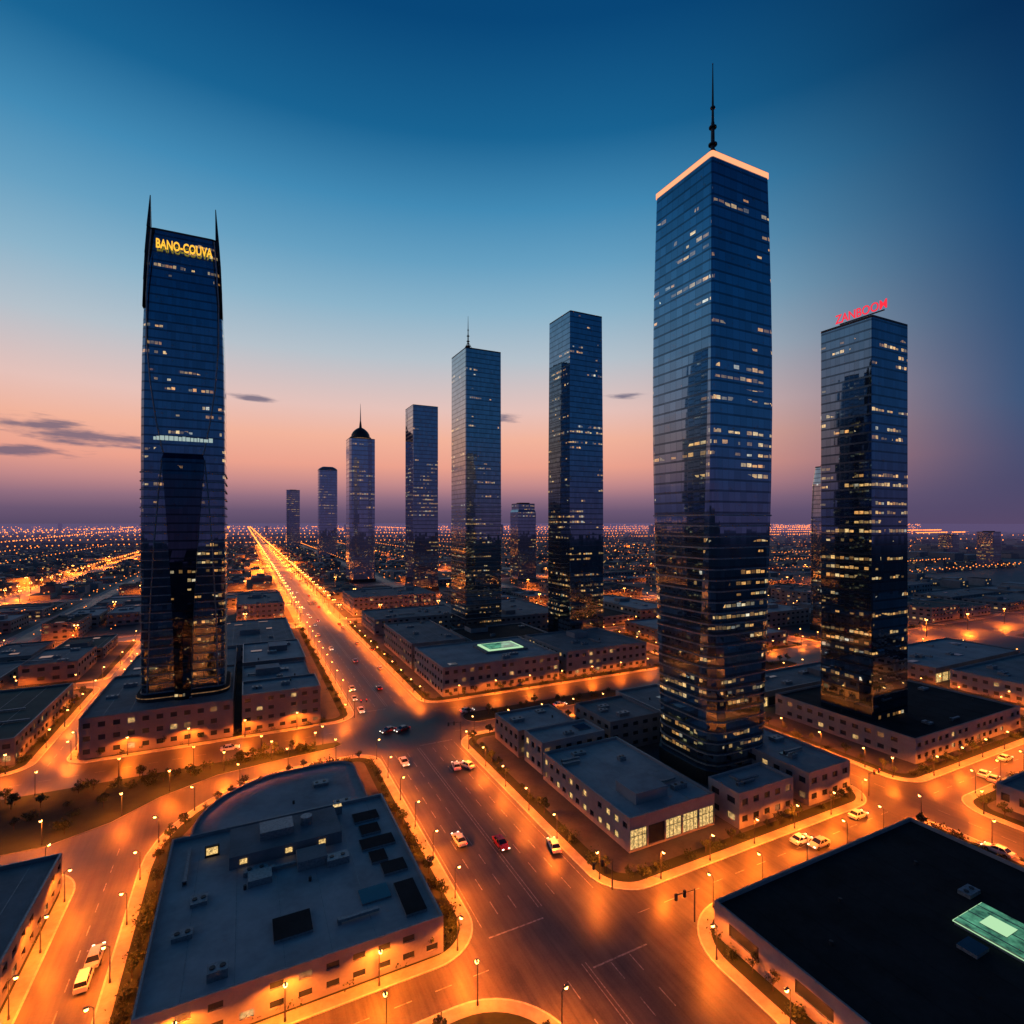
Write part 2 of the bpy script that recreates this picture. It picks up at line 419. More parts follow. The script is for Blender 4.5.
def building(x0, x1, y0, y1, h, wk='wall', rk='roof', bay=4.2, storey=3.8, lit=0.06, litk='lit', units=None, shopS=False, shopW=False, name='commercial_building', mb=None, z0=ZP, ret=False, pent=True):
    m = mb or MB()
    zt = z0+h
    m_ = 0.8; w = 0.4
    a = [(x0, y0), (x1, y0), (x1, y1), (x0, y1)]; b = [(x0+w, y0+w), (x1-w, y0+w), (x1-w, y1-w), (x0+w, y1-w)]
    for i in range(4):
        shop = (shopS and i == 0) or (shopW and i == 3)
        wall(m, a[i], a[(i+1) % 4], z0-0.1, zt, wk, bay*(1.5 if shop else 1), (h if shop and h < 9 else storey), 0.85 if shop else lit, 'lit2' if shop else litk, shop)
    m.skirt(a, zt, zt+m_, wk); m.ring(a, b, zt+m_, 'metal' if R.random() < 0.5 else wk); m.skirt(list(reversed(b)), zt, zt+m_, wk); m.poly(b, zt, rk)
    area = (x1-x0)*(y1-y0)
    nu = units if units is not None else int(min(12, area/130))
    for i in range(nu):
        roof_unit(m, R.uniform(x0+4, x1-4) if x1-x0 > 9 else (x0+x1)/2, R.uniform(y0+4, y1-4) if y1-y0 > 9 else (y0+y1)/2, zt)
    if pent and area > 900 and R.random() < 0.7:
        cx, cy = R.uniform(x0+10, x1-10), R.uniform(y0+8, y1-8); aa, bb = R.uniform(3, 6), R.uniform(3, 6)
        m.box(cx-aa, cx+aa, cy-bb, cy+bb, zt, zt+2.8, wk, rk)
    if area > 300:
        xx = x0+6
        while xx < x1-3:
            m.box(xx-0.06, xx+0.06, y0+w+0.01, y1-w-0.01, zt, zt+0.04, 'metal' if rk != 'roofd' else 'roofd'); xx += 7.5
    if ret: return m
    return m.obj(name)

# Block A
m = building(-15, 33, 95.5, 146, 6, 'wall', 'roof', units=0, ret=True, pent=False, lit=0.1)
zt = ZP+6
m.box(-3, 20, 129, 141, zt, zt+2.6, 'wall2', 'roof2')
m.box(3, 10, 133, 138, zt+2.6, zt+4.2, 'metal'); m.cyl(13, 136, zt+2.6, zt+4.4, 1.3, 1.3, 'metal', 12)
for x in (-1, 8, 15): m.box(x, x+1.4, 128.86, 128.95, zt+0.8, zt+1.8, 'lit2')
m.box(20, 22, 141.5, 143, zt, zt+2, 'metal', 'lit2')
m.box(4.5, 11, 103, 109, zt, zt+0.5, 'metal', 'roofd')
for i, yy in enumerate((99, 112.5, 117.5, 123, 129, 135)):
    m.box((27, 26, 24.5, 23.5, 24.5, 24)[i], (31, 31, 28, 31, 29, 30)[i], yy, yy+(10 if i == 0 else 4.2), zt, zt+0.5, 'metal', 'roofd')
for (x, y) in ((-10, 112), (-8, 121), (0, 121), (12, 118), (18, 122), (-4, 100), (19, 103), (14, 124), (2, 126), (8, 125), (23, 108), (-11, 134)): roof_unit(m, x, y, zt)
m.box(10, 16, 122, 127, zt, zt+2, 'metal', 'roof2'); m.box(0.5, 5, 121, 124.5, zt, zt+1.3, 'metal')
m.box(-7.9, -5.1, 136, 136.6, zt, zt+2.4, 'dark'); m.box(-7.6, -5.4, 135.9, 135.99, zt+0.6, zt+2.1, 'lit2')
pts = rrect(-12, 31, 146.3, 181, (1, 1, 6, 26)); m.skirt(pts, 0.1, 2.4, 'wall'); m.poly(pts, 2.4, 'roof')
pin = rrect(-11.6, 30.6, 146.7, 180.6, (1, 1, 5.6, 25.6)); m.skirt(pts, 2.4, 3.1, 'wall'); m.ring(pts, pin, 3.1, 'wall'); m.skirt(list(reversed(pin)), 2.4, 3.1, 'wall')
for (x, y) in ((5, 152), (12, 160), (20, 168), (24, 154)): roof_unit(m, x, y, 2.4)
m.obj('shopping_centre')
building(-62, -36, 66, 150, 6.5, 'wall2', 'roof2', lit=0.08); building(-100, -64, 60, 146, 9, 'wall2', 'roofd', lit=0.08); building(-60, -36, -20, 60, 7, 'wall', 'roof2')
# Block C
building(83, 111, 104, 146, 7.6, 'wall', 'roof', shopS=True, shopW=False, lit=0.35, litk='lit2', bay=3.5, units=9)
building(84, 108, 148.5, 160.5, 9.3, 'wall', 'roof', units=2, lit=0.3, litk='lit2'); building(83, 106, 163, 182, 8.3, 'wall3', 'roof', units=3, lit=0.1)
building(113, 135, 152, 174, 10, 'wall2', 'roof2'); building(138, 160, 148, 182, 9, 'wall', 'roof2')
building(115, 136, 99.5, 110, 8.5, 'wall', 'roof', units=3); building(142, 160.5, 99, 132, 8.5, 'wall', 'roof', units=4)
# Block D
m = building(81.5, 148, 22, 76.4, 5.8, 'wall', 'roofd', bay=14, storey=5.8, lit=0, units=2, ret=True, pent=False)
zt = ZP+5.8
m.box(117, 127, 43, 53, zt, zt+0.9, 'metal', 'litgreen')
m.skirt([(116.8, 42.8), (127.2, 42.8), (127.2, 53.2), (116.8, 53.2)], zt+0.55, zt+0.75, 'litpale')
for x in (118.5, 121.9, 125.3): m.box(x-0.08, x+0.08, 43, 53, zt+0.9, zt+1.0, 'metal')
m.box(120, 124, 46.5, 50.5, zt+0.9, zt+1.05, 'metal', 'litpale')
m.box(111, 115, 47, 50, zt, zt+0.6, 'metal', 'win')
for (x, y) in ((92, 60), (97, 34), (104, 66), (130, 66), (88, 44)): m.cyl(x, y, zt, zt+0.7, 0.35, 0.35, 'dark', 8)
m.obj('warehouse_building')
building(84, 148, -50, 15, 6, 'wall2', 'roofd', lit=0.05)
building(-14, 30, 10, 66, 6, 'wall2', 'roof2', lit=0.1)
building(190, 270, 36, 76, 5.5, 'wall', 'roof2', lit=0.15); building(190, 270, -20, 30, 5.5, 'wall', 'roof2', lit=0.1)
building(198, 270, 100.5, 153, 7.6, 'wall', 'roofd', lit=0.12, units=10); building(190, 272, 160, 182, 6, 'wall2', 'roof2', lit=0.2, shopS=True)
building(305, 392, 100, 140, 8, 'wall', 'roof2', lit=0.15); building(305, 392, 146, 182, 7, 'wall2', 'roof', lit=0.2, shopS=True)
# block L
m = building(-50, -4, 226.5, 282, 13, 'wall3', 'roof2', lit=0.08, units=6, ret=True, pent=False); m.obj('podium_building')
building(-1, 27, 226.5, 246, 14, 'wall3', 'roof', lit=0.08, units=4); building(-1, 26, 248.5, 282, 11.5, 'wall', 'roof', units=5); building(-1, 27, 285, 330, 12.5, 'wall2', 'roof', units=5)
building(-50, -4, 288, 336, 10, 'wall2', 'roof2'); building(-50, 27, 345, 430, 9, 'wall', 'roof2', units=10)
building(-128, -68, 232, 300, 8, 'wall2', 'roofg', lit=0.04); building(-192, -134, 230, 310, 10, 'wall', 'roof2')
building(-192, -136, 60, 180, 9, 'wall2', 'roof2', lit=0.05)
# block M
m = building(81, 143, 235, 281, 12.5, 'wall', 'roof', lit=0.1, units=5, ret=True, pent=False); zt = ZP+12.5
m.box(110, 134, 252, 270, zt, zt+1.0, 'wall2', 'roof2'); m.box(112, 132, 253.5, 268.5, zt+1.0, zt+1.5, 'litpale', 'litpale'); m.box(113.5, 130.5, 255, 267, zt+1.5, zt+1.7, 'metal', 'litgreen')
m.obj('podium_building')
building(81, 112, 287, 352, 13, 'wall3', 'roof2', lit=0.1, units=6)
building(148, 200, 236, 282, 12.5, 'wall', 'roof2', lit=0.12, units=5); building(118, 170, 290, 330, 10, 'wall', 'roofd', units=3)
building(82, 150, 385, 432, 10, 'wall', 'roof2'); building(160, 218, 350, 432, 11, 'wall2', 'roof2')
building(82, 155, 468, 525, 15, 'wall', 'roof2', lit=0.1); building(-6, 28, 468, 540, 15, 'wall', 'roof2')

keep = [(118, 160, 720, 770), (168, 206, 598, 642), (140, 192, 1260, 1300), (105, 150, 1720, 1765), (318, 350, 626, 660), (375, 398, 238, 264), (80, 170, 460, 530), (-10, 40, 460, 545), (132, 163, 340, 373), (184, 213, 288, 322)]
hand = [(69, 225, 228, 440), (-54, 41, 223, 440), (-22, 41, 92, 190), (69.5, 165, 92, 190), (76, 165, -60, 83), (-22, 46, -60, 84), (-120, -33, -60, 158), (180, 285, 92, 190), (180, 285, -60, 83), (297, 400, 92.5, 190), (-200, -130, -20, 190), (-200, -62, 223, 326)]
for (x0, x1, y0, y1) in pads:
    if any(abs(x0-a) < 2 and abs(y0-c) < 2 for a, b, c, d in hand): continue
    far = y0 > 690 or x0 > 640 or x1 < -300
    nx = max(1, int((x1-x0)/R.choice((32, 42, 60)))); ny = max(1, int((y1-y0)/R.choice((36, 48, 64))))
    if far: nx = max(nx, int((x1-x0)/30)); ny = max(ny, int((y1-y0)/34))
    mm = MB()
    for i in range(nx):
        for j in range(ny):
            a = x0+8+i*(x1-x0-14)/nx; b = a+(x1-x0-14)/nx-R.uniform(3, 9); c = y0+8+j*(y1-y0-14)/ny; d = c+(y1-y0-14)/ny-R.uniform(3, 10)
            if any(not (b < k[0]-3 or a > k[1]+3 or d < k[2]-3 or c > k[3]+3) for k in keep): continue
            if R.random() < 0.12: continue
            h = R.choice((4, 5, 6, 7, 8, 9, 11)) 
            wk = R.choice(('wall', 'wall2', 'wall2', 'wall3')); rk = R.choice(('roof', 'roof2', 'roof2', 'roofd', 'roofg'))
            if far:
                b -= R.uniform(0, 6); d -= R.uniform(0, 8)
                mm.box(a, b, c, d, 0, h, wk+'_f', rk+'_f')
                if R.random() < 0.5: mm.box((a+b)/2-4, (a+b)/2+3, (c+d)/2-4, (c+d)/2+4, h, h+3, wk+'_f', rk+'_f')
                nl = R.randint(0, 4)
                for _ in range(nl):
                    s = R.uniform(a+2, b-4); z = R.uniform(1.5, h-1.5)
                    mm.face([(s, c-0.06, z), (s+2.5, c-0.06, z), (s+2.5, c-0.06, z+1.2), (s, c-0.06, z+1.2)], 'lit')
            else:
                building(a, b, c, d, h, wk, rk, bay=5.5, storey=4, lit=R.choice((0.02, 0.05, 0.12)), units=5)
    if far and mm.f: mm.obj('city_block')

# ------------------------------------------------------------ towers
def loop_at(cx, cy, pts, sx, sy): return [(cx+p[0]*sx, cy+p[1]*sy) for p in pts]
def loft(m, loops, zs, k, closed=True):
    per = None
    for li in range(len(loops)-1):
        A, B = loops[li], loops[li+1]; n = len(A)
        L = [0]
        for i in range(n): L.append(L[-1]+math.hypot(A[(i+1) % n][0]-A[i][0], A[(i+1) % n][1]-A[i][1]))
        if per is None: per = L
        L = per
        for i in range(n):
            j = (i+1) % n
            m.face([(*A[i], zs[li]), (*A[j], zs[li]), (*B[j], zs[li+1]), (*B[i], zs[li+1])], k,
                   [(L[i], zs[li]), (L[i+1], zs[li]), (L[i+1], zs[li+1]), (L[i], zs[li+1])])
def rect_pts(hw, hd, r=1.0, n=3):
    pts = []
    for (cx, cy, a0) in ((-hw, -hd, 180), (hw, -hd, 270), (hw, hd, 0), (-hw, hd, 90)):
        ox = cx+(r if cx < 0 else -r); oy = cy+(r if cy < 0 else -r)
        for i in range(n+1):
            a = math.radians(a0+90*i/n); pts.append((ox+r*math.cos(a), oy+r*math.sin(a)))
    return pts
def tower(x0, x1, y0, y1, h, fm, name='skyscraper', r=0.5, rn=1, prof=((0, 1), (1, 1)), bands=None, plinth=True, mech=True, ret=False):
    m = MB(); cx, cy = (x0+x1)/2, (y0+y1)/2
    def PP(p):
        rr = p[2] if len(p) > 2 else r
        return loop_at(cx, cy, rect_pts((x1-x0)/2, (y1-y0)/2, rr, rn), p[1], p[1])
    zs = [p[0]*h for p in prof]; loops = [PP(p) for p in prof]
    zs[0] = 0.1
    loft(m, loops, zs, fm)
    top = loops[-1]; ins = [(cx+(p[0]-cx)*.95, cy+(p[1]-cy)*.95) for p in top]
    m.skirt(top, h, h+0.9, 'dark'); m.ring(top, ins, h+0.9, 'dark'); m.skirt(list(reversed(ins)), h-1, h+0.9, 'dark'); m.poly(ins, h-1, 'roofd')
    if mech:
        w = (x1-x0)*0.25; d = (y1-y0)*0.25
        m.box(cx-w, cx+w, cy-d, cy+d, h-1, h+2.2, 'dark')
    def loop_z(z):
        t = z/h
        for a, b, la, lb in zip(prof, prof[1:], loops, loops[1:]):
            if a[0] <= t <= b[0]:
                q = (t-a[0])/(b[0]-a[0]); return [(p[0]+(s_[0]-p[0])*q, p[1]+(s_[1]-p[1])*q) for p, s_ in zip(la, lb)]
        return loops[-1]
    if bands:
        z = bands[0]
        while z < bands[1]:
            l = loop_z(z); o = [(p[0]+math.copysign(bands[3], p[0]-cx), p[1]+math.copysign(bands[3], p[1]-cy)) for p in l]
            i_ = [(cx+(p[0]-cx)*.99, cy+(p[1]-cy)*.99) for p in l]
            m.skirt(o, z, z+bands[4], 'metal'); m.ring(o, i_, z+bands[4], 'dark'); m.ring(i_, o, z, 'dark')
            z += bands[2]
    if plinth:
        q2 = loops[0]; q = [(cx+(p[0]-cx)*1.06, cy+(p[1]-cy)*1.06) for p in q2]
        m.skirt(q, 0.1, 4.5, 'dark'); m.ring(q, q2, 4.5, 'dark')
    if ret: return m
    return m.obj(name)
def mast(parent, x, y, z0, z1, r=0.5):
    m = MB(); L = z1-z0
    m.cyl(x, y, z0, z0+L*0.12, r*3.2, r*1.6, 'dark', 10)
    m.cyl(x, y, z0+L*0.12, z0+L*0.5, r*.8, r*0.6, 'dark', 8); m.cyl(x, y, z0+L*0.5, z1, r*0.5, r*0.15, 'dark', 6)
    for t, rr in ((0.16, 2.6), (0.30, 1.6), (0.45, 1.4), (0.62, 0.9)):
        m.cyl(x, y, z0+L*t, z0+L*t+r*0.5, r*rr, r*rr, 'dark', 10); m.face([(x+math.cos(a*math.pi/5)*r*rr, y-math.sin(a*math.pi/5)*r*rr, z0+L*t) for a in range(10)], 'dark')
    for a in range(6):
        c, s = math.cos(a*math.pi/3+0.4), math.sin(a*math.pi/3+0.4)
        m.tube((x+c*r*6, y+s*r*6, z0), (x+c*r*0.8, y+s*r*0.8, z0+L*0.26), r*0.22, r*0.18, 'dark', 4)
    m.cyl(x, y, z1, z1+r*.5, r*0.2, r*0.2, 'dark', 6)
    return m.obj('antenna_mast', parent)

F9 = facade('curtain_wall_blue', 1.5, 3.3, (0.23, 0.36, 0.49), 0.36, (50, 170), 3.0, 1.0)
F1 = facade('curtain_wall_navy', 1.4, 3.3, (0.17, 0.27, 0.39), 0.2, (30, 190), 11.0, 0.9)
F1b = facade('curtain_wall_dark', 1.4, 3.3, (0.05, 0.075, 0.12), 0.10, (0, 200), 17.0, 0.8)
F11 = facade('curtain_wall_slate', 1.8, 3.4, (0.16, 0.26, 0.37), 0.46, (20, 175), 23.0, 1.0)
F8 = facade('curtain_wall_steel', 1.7, 3.4, (0.22, 0.33, 0.44), 0.28, (0, 200), 31.0, 0.9)
F6 = facade('curtain_wall_grey', 1.5, 3.2, (0.38, 0.47, 0.53), 0.26, (0, 150), 37.0, 0.75)
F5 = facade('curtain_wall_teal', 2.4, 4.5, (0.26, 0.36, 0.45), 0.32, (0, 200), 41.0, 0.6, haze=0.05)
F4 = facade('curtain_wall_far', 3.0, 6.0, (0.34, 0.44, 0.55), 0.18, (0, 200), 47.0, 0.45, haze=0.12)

m = tower(124.5, 151.5, 117.5, 144.5, 191, F9, r=3.2, rn=3, prof=((0, 0.95, 6.5), (0.08, 0.962, 6), (0.16, 0.975, 5.4), (0.25, 0.99, 4.6), (0.36, 1.004, 3.6), (0.48, 1.014, 2.6), (0.6, 1.014, 1.9), (0.7, 1.002, 1.5), (0.8, 0.98, 1.2), (0.9, .95, 1.0), (1, 0.915, 0.8)), bands=(6, 84, 3.3, 0.28, 0.42), mech=False, ret=True)
P = rect_pts(13.5, 13.5, 0.8, 3)
o = loop_at(138, 131, P, 0.932, 0.932); i_ = loop_at(138, 131, P, 0.905, 0.905)
m.skirt(o, 190.0, 191.6, 'rim'); m.ring(o, i_, 191.6, 'rim'); m.ring(i_, o, 190.0, 'rim')
m.box(132, 144, 125, 137, 190, 194, 'dark')
t9 = m.obj('skyscraper'); mast(t9, 138.5, 130.5, 193, 231, 0.9)

# twin-horned tower
cx, cy = -21.0, 253
m = MB(); P = rect_pts(14.0, 13, 2.5, 3)
pr = ((0.1, 0.985), (30, 0.99), (70, 1.0), (105, 1.0), (125, 0.993), (142, 0.975), (156, 0.945), (168, 0.91), (180, 0.86), (190, 0.81))
loft(m, [loop_at(cx, cy, P, s, min(s+0.06, 1)) for z, s in pr], [z for z, s in pr], F1)
tp = loop_at(cx, cy, P, 0.81, 0.87); m.skirt(tp, 190, 190.8, 'dark'); m.poly(tp, 190.4, 'roofd')
z = 16
while z < 100:
    s = 0.985+0.015*min(z/70, 1); o = [(p[0]+math.copysign(0.3, p[0]-cx), p[1]+math.copysign(0.3, p[1]-cy)) for p in loop_at(cx, cy, P, s, min(s+.06, 1))]
    i_ = loop_at(cx, cy, P, s*0.98, s*0.98)
    m.skirt(o, z, z+0.4, 'metal'); m.ring(o, i_, z+0.4, 'dark'); m.ring(i_, o, z, 'dark'); z += 3.3
prow = [(13, 2.6, 3.6), (40, 3.2, 3.4), (65, 4.4, 3.0), (85, 5.6, 2.6), (98, 6.6, 2.2), (104, 6.9, 1.6), (106, 6.4, 0.3)]
for (z0_, w0, d0), (z1_, w1, d1) in zip(prow, prow[1:]):
    yf = cy-13
    for sgn in (-1, 1):
        A = [(cx, yf-d0, z0_), (cx+sgn*w0, yf-d0*0.75, z0_), (cx+sgn*w1, yf-d1*0.75, z1_), (cx, yf-d1, z1_)]
        U = [(0, z0_), (sgn*w0, z0_), (sgn*w1, z1_), (0, z1_)]
        if sgn < 0: A.reverse(); U.reverse()
        m.face(A, F1b, U)
        B = [(cx+sgn*w0, yf-d0*0.75, z0_), (cx+sgn*w0, yf+1, z0_), (cx+sgn*w1, yf+1, z1_), (cx+sgn*w1, yf-d1*0.75, z1_)]
        if sgn < 0: B.reverse()
        m.face(B, 'metal')
ribs = [(106, 6.6), (118, 8.8), (132, 10.6), (148, 11.8), (165, 11.8), (180, 11.0), (189, 10.3)]
ribs2 = [(104, 7.0), (90, 8.2), (70, 9.6), (45, 10.8), (16, 11.6)]
for rb in (ribs, ribs2):
    for (a_, xa), (b_, xb) in zip(rb, rb[1:]):
        for sgn in (-1, 1): m.tube((cx+sgn*xa, cy-13.25, a_), (cx+sgn*xb, cy-13.25, b_), 0.25, 0.25, 'metal', 5)
for sgn in (-1, 1):
    hs = ((160, 13.1, 0.05), (170, 12.65, 0.25), (180, 12.05, 0.45), (190, 11.25, 0.6), (202, 10.7, 0.14))
    for (z0_, x0_, w0), (z1_, x1_, w1) in zip(hs, hs[1:]):
        lo = [(cx+sgn*x0_-w0, cy-13-0.1), (cx+sgn*x0_+w0, cy-13-0.1), (cx+sgn*x0_+w0, cy-9), (cx+sgn*x0_-w0, cy-9)]
        hi = [(cx+sgn*x1_-w1, cy-12.6), (cx+sgn*x1_+w1, cy-12.6), (cx+sgn*x1_+w1, cy-10 if z1_ < 200 else cy-12.3), (cx+sgn*x1_-w1, cy-10 if z1_ < 200 else cy-12.3)]
        for i in range(4):
            j = (i+1) % 4; m.face([(*lo[i], z0_), (*lo[j], z0_), (*hi[j], z1_), (*hi[i], z1_)], 'dark')
q = rect_pts(15.5, 15, 6, 5); q = [(cx+a, cy+b) for a, b in q]; m.skirt(q, 13, 15.2, 'dark'); m.poly(q, 15.2, 'roofd')
q2 = [(cx+(a-cx)*1.01, cy+(b-cy)*1.01) for a, b in q]; m.skirt(q2, 14.5, 14.8, 'litdim')
xx = cx-9.6
while xx < cx+9.4:
    w_ = R.uniform(0.5, 1.5); m.box(xx, xx+w_, cy-13.5, cy-13.2, 110.8, 112.4+R.uniform(-0.5, 0.1), 'signw'); xx += w_+0.25
t1 = m.obj('skyscraper')
def sign(parent, txt, size, loc, rot, mat, xs=1.0, name='roof_sign', off=0.02):
    c = bpy.data.curves.new(name, 'FONT'); c.body = txt; c.size = size; c.extrude = 0.12; c.offset = size*off; c.align_x = 'CENTER'
    c.resolution_u = 3
    c.materials.append(M[mat]); o = bpy.data.objects.new(name, c); COL.objects.link(o); o.location = loc; o.rotation_euler = rot; o.scale = (xs, 1, 1); o.parent = parent
    return o
sign(t1, 'BANO-COUVA', 4.8, (cx+0.3, cy-13.1, 182.8), (math.radians(90), 0, 0), 'signy', 0.58)

m = tower(203, 225.5, 117, 136.8, 154, F11, r=0.4, ret=True)
t11 = m.obj('skyscraper')
sign(t11, 'ZANBOOM', 4.6, (202.5, 121.0, 155.6), (math.radians(90), 0, math.radians(-90)), 'signr', 0.8, off=0.008)
m = MB(); m.box(202.9, 203.2, 113, 129, 155, 155.4, 'dark'); m.obj('sign_frame', t11)
def htop(px, y0, ytop): 
    k = y0/(0.4432*(1604-px)); return 80+(522-ytop)*k
tower(185, 211, 291, 319, htop(570, 291, 311), F8, r=0.5, prof=((0, 1), (0.5, 1), (1, 0.955)))
t6 = tower(134, 161, 342, 371, htop(466, 342, 348), F6, r=0.5, prof=((0, 1), (1, 0.98)), bands=(14, 92, 3.2, 0.2, 0.35)); mast(t6, 139, 350, htop(466, 342, 348), htop(463, 350, 316), 0.7)
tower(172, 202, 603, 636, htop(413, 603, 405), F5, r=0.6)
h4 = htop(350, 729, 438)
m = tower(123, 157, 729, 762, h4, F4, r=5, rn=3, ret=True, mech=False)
m.cyl(140, 745.5, h4, h4+4, 15, 14, 'dark', 20)
zc = h4+4
for i in range(6):
    t0, t1_ = i/6, (i+1)/6
    m.cyl(140, 745.5, zc+14*math.sin(t0*1.57), zc+14*math.sin(t1_*1.57), 12.5*math.cos(t0*1.57)**1.5, max(12.5*math.cos(t1_*1.57)**1.5, 0.6), 'dark', 20)
m.cyl(140, 745.5, zc+13, zc+22, 2.0, 0.9, 'dark', 8); m.cyl(140, 745.5, zc+22, zc+46, 0.8, 0.12, 'metal', 6)
m.cyl(140, 745.5, h4+1.2, h4+2, 15.1, 15.1, 'litdim', 20)
m.obj('skyscraper')
h3 = htop(318, 1266, 470)
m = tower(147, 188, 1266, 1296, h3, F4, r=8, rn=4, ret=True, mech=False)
for i in range(4):
    a, b = i/4, (i+1)/4
    loft(m, [[(167.5+p[0]*math.cos(a), 1281+p[1]*math.cos(a)) for p in rect_pts(20.5, 15, 8, 4)], [(167.5+p[0]*math.cos(b), 1281+p[1]*math.cos(b)) for p in rect_pts(20.5, 15, 8, 4)]], [h3+1+a*8, h3+1+b*8], 'metal')
m.poly([(167.5+p[0]*.54, 1281+p[1]*.54) for p in rect_pts(20.5, 15, 8, 4)], h3+9, 'metal')
m.obj('skyscraper')
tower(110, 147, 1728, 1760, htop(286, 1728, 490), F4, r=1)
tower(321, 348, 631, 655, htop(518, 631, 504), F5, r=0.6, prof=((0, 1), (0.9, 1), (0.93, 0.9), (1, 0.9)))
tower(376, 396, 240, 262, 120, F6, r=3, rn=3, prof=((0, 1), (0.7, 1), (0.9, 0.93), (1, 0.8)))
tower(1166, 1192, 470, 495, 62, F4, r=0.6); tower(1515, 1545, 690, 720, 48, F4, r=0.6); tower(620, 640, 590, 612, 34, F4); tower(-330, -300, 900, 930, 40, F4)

# ------------------------------------------------------------ distant city
m = MB()
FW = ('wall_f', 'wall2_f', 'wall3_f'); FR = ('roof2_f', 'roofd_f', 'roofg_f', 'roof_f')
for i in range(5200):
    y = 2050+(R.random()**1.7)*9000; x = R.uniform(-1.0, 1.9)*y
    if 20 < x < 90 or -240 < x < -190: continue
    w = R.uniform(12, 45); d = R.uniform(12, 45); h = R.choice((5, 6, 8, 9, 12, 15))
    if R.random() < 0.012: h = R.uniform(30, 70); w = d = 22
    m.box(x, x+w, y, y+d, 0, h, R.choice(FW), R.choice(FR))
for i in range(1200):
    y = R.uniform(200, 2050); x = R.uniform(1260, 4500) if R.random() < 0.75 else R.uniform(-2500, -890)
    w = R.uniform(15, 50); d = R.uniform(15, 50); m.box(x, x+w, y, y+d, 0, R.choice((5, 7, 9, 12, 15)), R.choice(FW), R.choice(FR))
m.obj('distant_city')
m = MB()
def octa(m, x, y, z, r, k):
    v = [(x+r, y, z), (x, y+r, z), (x-r, y, z), (x, y-r, z)]
    for i in range(4):
        m.face([v[i], v[(i+1) % 4], (x, y, z+r)], k); m.face([v[(i+1) % 4], v[i], (x, y, z-r)], k)
for i in range(5200):
    y = 700+(R.random()**1.4)*9000; x = R.uniform(-1.1, 2.0)*y
    if mnoise.noise(Vector((x*0.0012, y*0.0007, 3))) < -0.12: continue
    r = R.uniform(0.15, 0.6)*math.hypot(x, y)*0.0009
    octa(m, x, y, R.uniform(9, 22), r, 'dot' if R.random() < 0.82 else 'dotw')
for (yy, x0, x1) in [(2006, -3000, 4500), (2600, -3500, 5500), (3400, -4500, 6500), (4600, -5000, 8000), (6200, -6000, 9000)]:
    x = x0
    while x < x1:
        r = math.hypot(x, yy)*0.0009; octa(m, x, yy+math.sin(x*0.0011)*60, 12, r, 'dot'); x += yy*0.008*R.uniform(0.7, 1.3)
for xx in (-226, -204, 40, 70, -1400, -800, 900, 1700, 2600, 3600):
    y = 760 if abs(xx) < 300 else 700
    while y < 9000:
        r = math.hypot(xx, y)*(0.0011 if abs(xx) < 300 else 0.0008); octa(m, xx+(0 if abs(xx) < 300 else math.sin(y*0.001)*60), y, 10, r, 'dot'); y += 20*max(1, y/1200)
for yy in (441, 454, 561, 567, 691, 701, 851, 861, 1056, 1306, 1606):
    x = -880
    while x < 1240:
        octa(m, x, yy, 9, math.hypot(x, yy)*0.00075, 'dot'); x += 20*max(1, yy/700)
for xx in (-880, -765, -645, -525, -376, -135, -58, 171, 291, 405, 526, 655, 806, 956, 1106):
    y = 470
    while y < 2000: octa(m, xx, y, 9, math.hypot(xx, y)*0.0007, 'dot'); y += 30
y = 230
while y < 760:
    for xx in (-226, -204): octa(m, xx, y, 10, math.hypot(xx, y)*0.0011, 'dot')
    y += 12
for xx in (39.5, 70.5):
    y = 455
    while y < 760: octa(m, xx, y, 9, math.hypot(xx, y)*0.0009, 'dot'); y += 14
m.obj('distant_city_lights')

# ------------------------------------------------------------ street lamps
m = MB()
m.cyl(0, 0, 0, 0.6, 0.2, 0.16, 'dark', 8); m.cyl(0, 0, 0.6, 6.2, 0.11, 0.07, 'dark', 8)
m.tube((0, 0, 6.1), (0.35, 0, 6.5), 0.06, 0.05, 'dark'); m.tube((0.35, 0, 6.5), (0.9, 0, 6.6), 0.05, 0.05, 'dark')
m.box(0.5, 1.3, -0.18, 0.18, 6.55, 6.7, 'dark', bottom=False)
m.cyl(0.9, 0, 6.22, 6.55, 0.26, 0.34, 'bulb', 8, cap=False); m.face([(0.9+0.26*math.cos(-a*math.pi/4), 0.26*math.sin(-a*math.pi/4), 6.22) for a in range(8)], 'bulb')
lamp_me = m.mesh('street_lamp_mesh')
LC = (1.0, 0.175, 0.010)
def lightdata(p, r, name, ang=150):
    l = bpy.data.lights.new(name, 'SPOT'); l.energy = p; l.color = LC; l.shadow_soft_size = r; l.spot_size = math.radians(ang); l.spot_blend = 0.35; return l
LN = lightdata(12000, 0.3, 'sodium_lamp', 156); LM = lightdata(60000, 0.8, 'sodium_lamp_large', 164); LF = lightdata(260000, 2.0, 'sodium_lamp_far', 164)
nl = 0
for (x, y, a) in lamp_pts:
    o = inst('street_lamp', lamp_me, (x, y, ZP), a); nl += 1
    l = bpy.data.objects.new('bulb_light', LN); COL.objects.link(l); l.parent = o; l.location = (0.9, 0, 6.05)
m = MB(); m.cyl(0, 0, 0, 12, 0.25, 0.15, 'dark', 6); m.box(-1.2, 1.2, -0.3, 0.3, 12, 12.3, 'dark'); octa(m, -0.9, 0, 11.7, 0.5, 'bulb'); octa(m, 0.9, 0, 11.7, 0.5, 'bulb')
mast_me = m.mesh('street_light_mast_mesh')
nf = 0
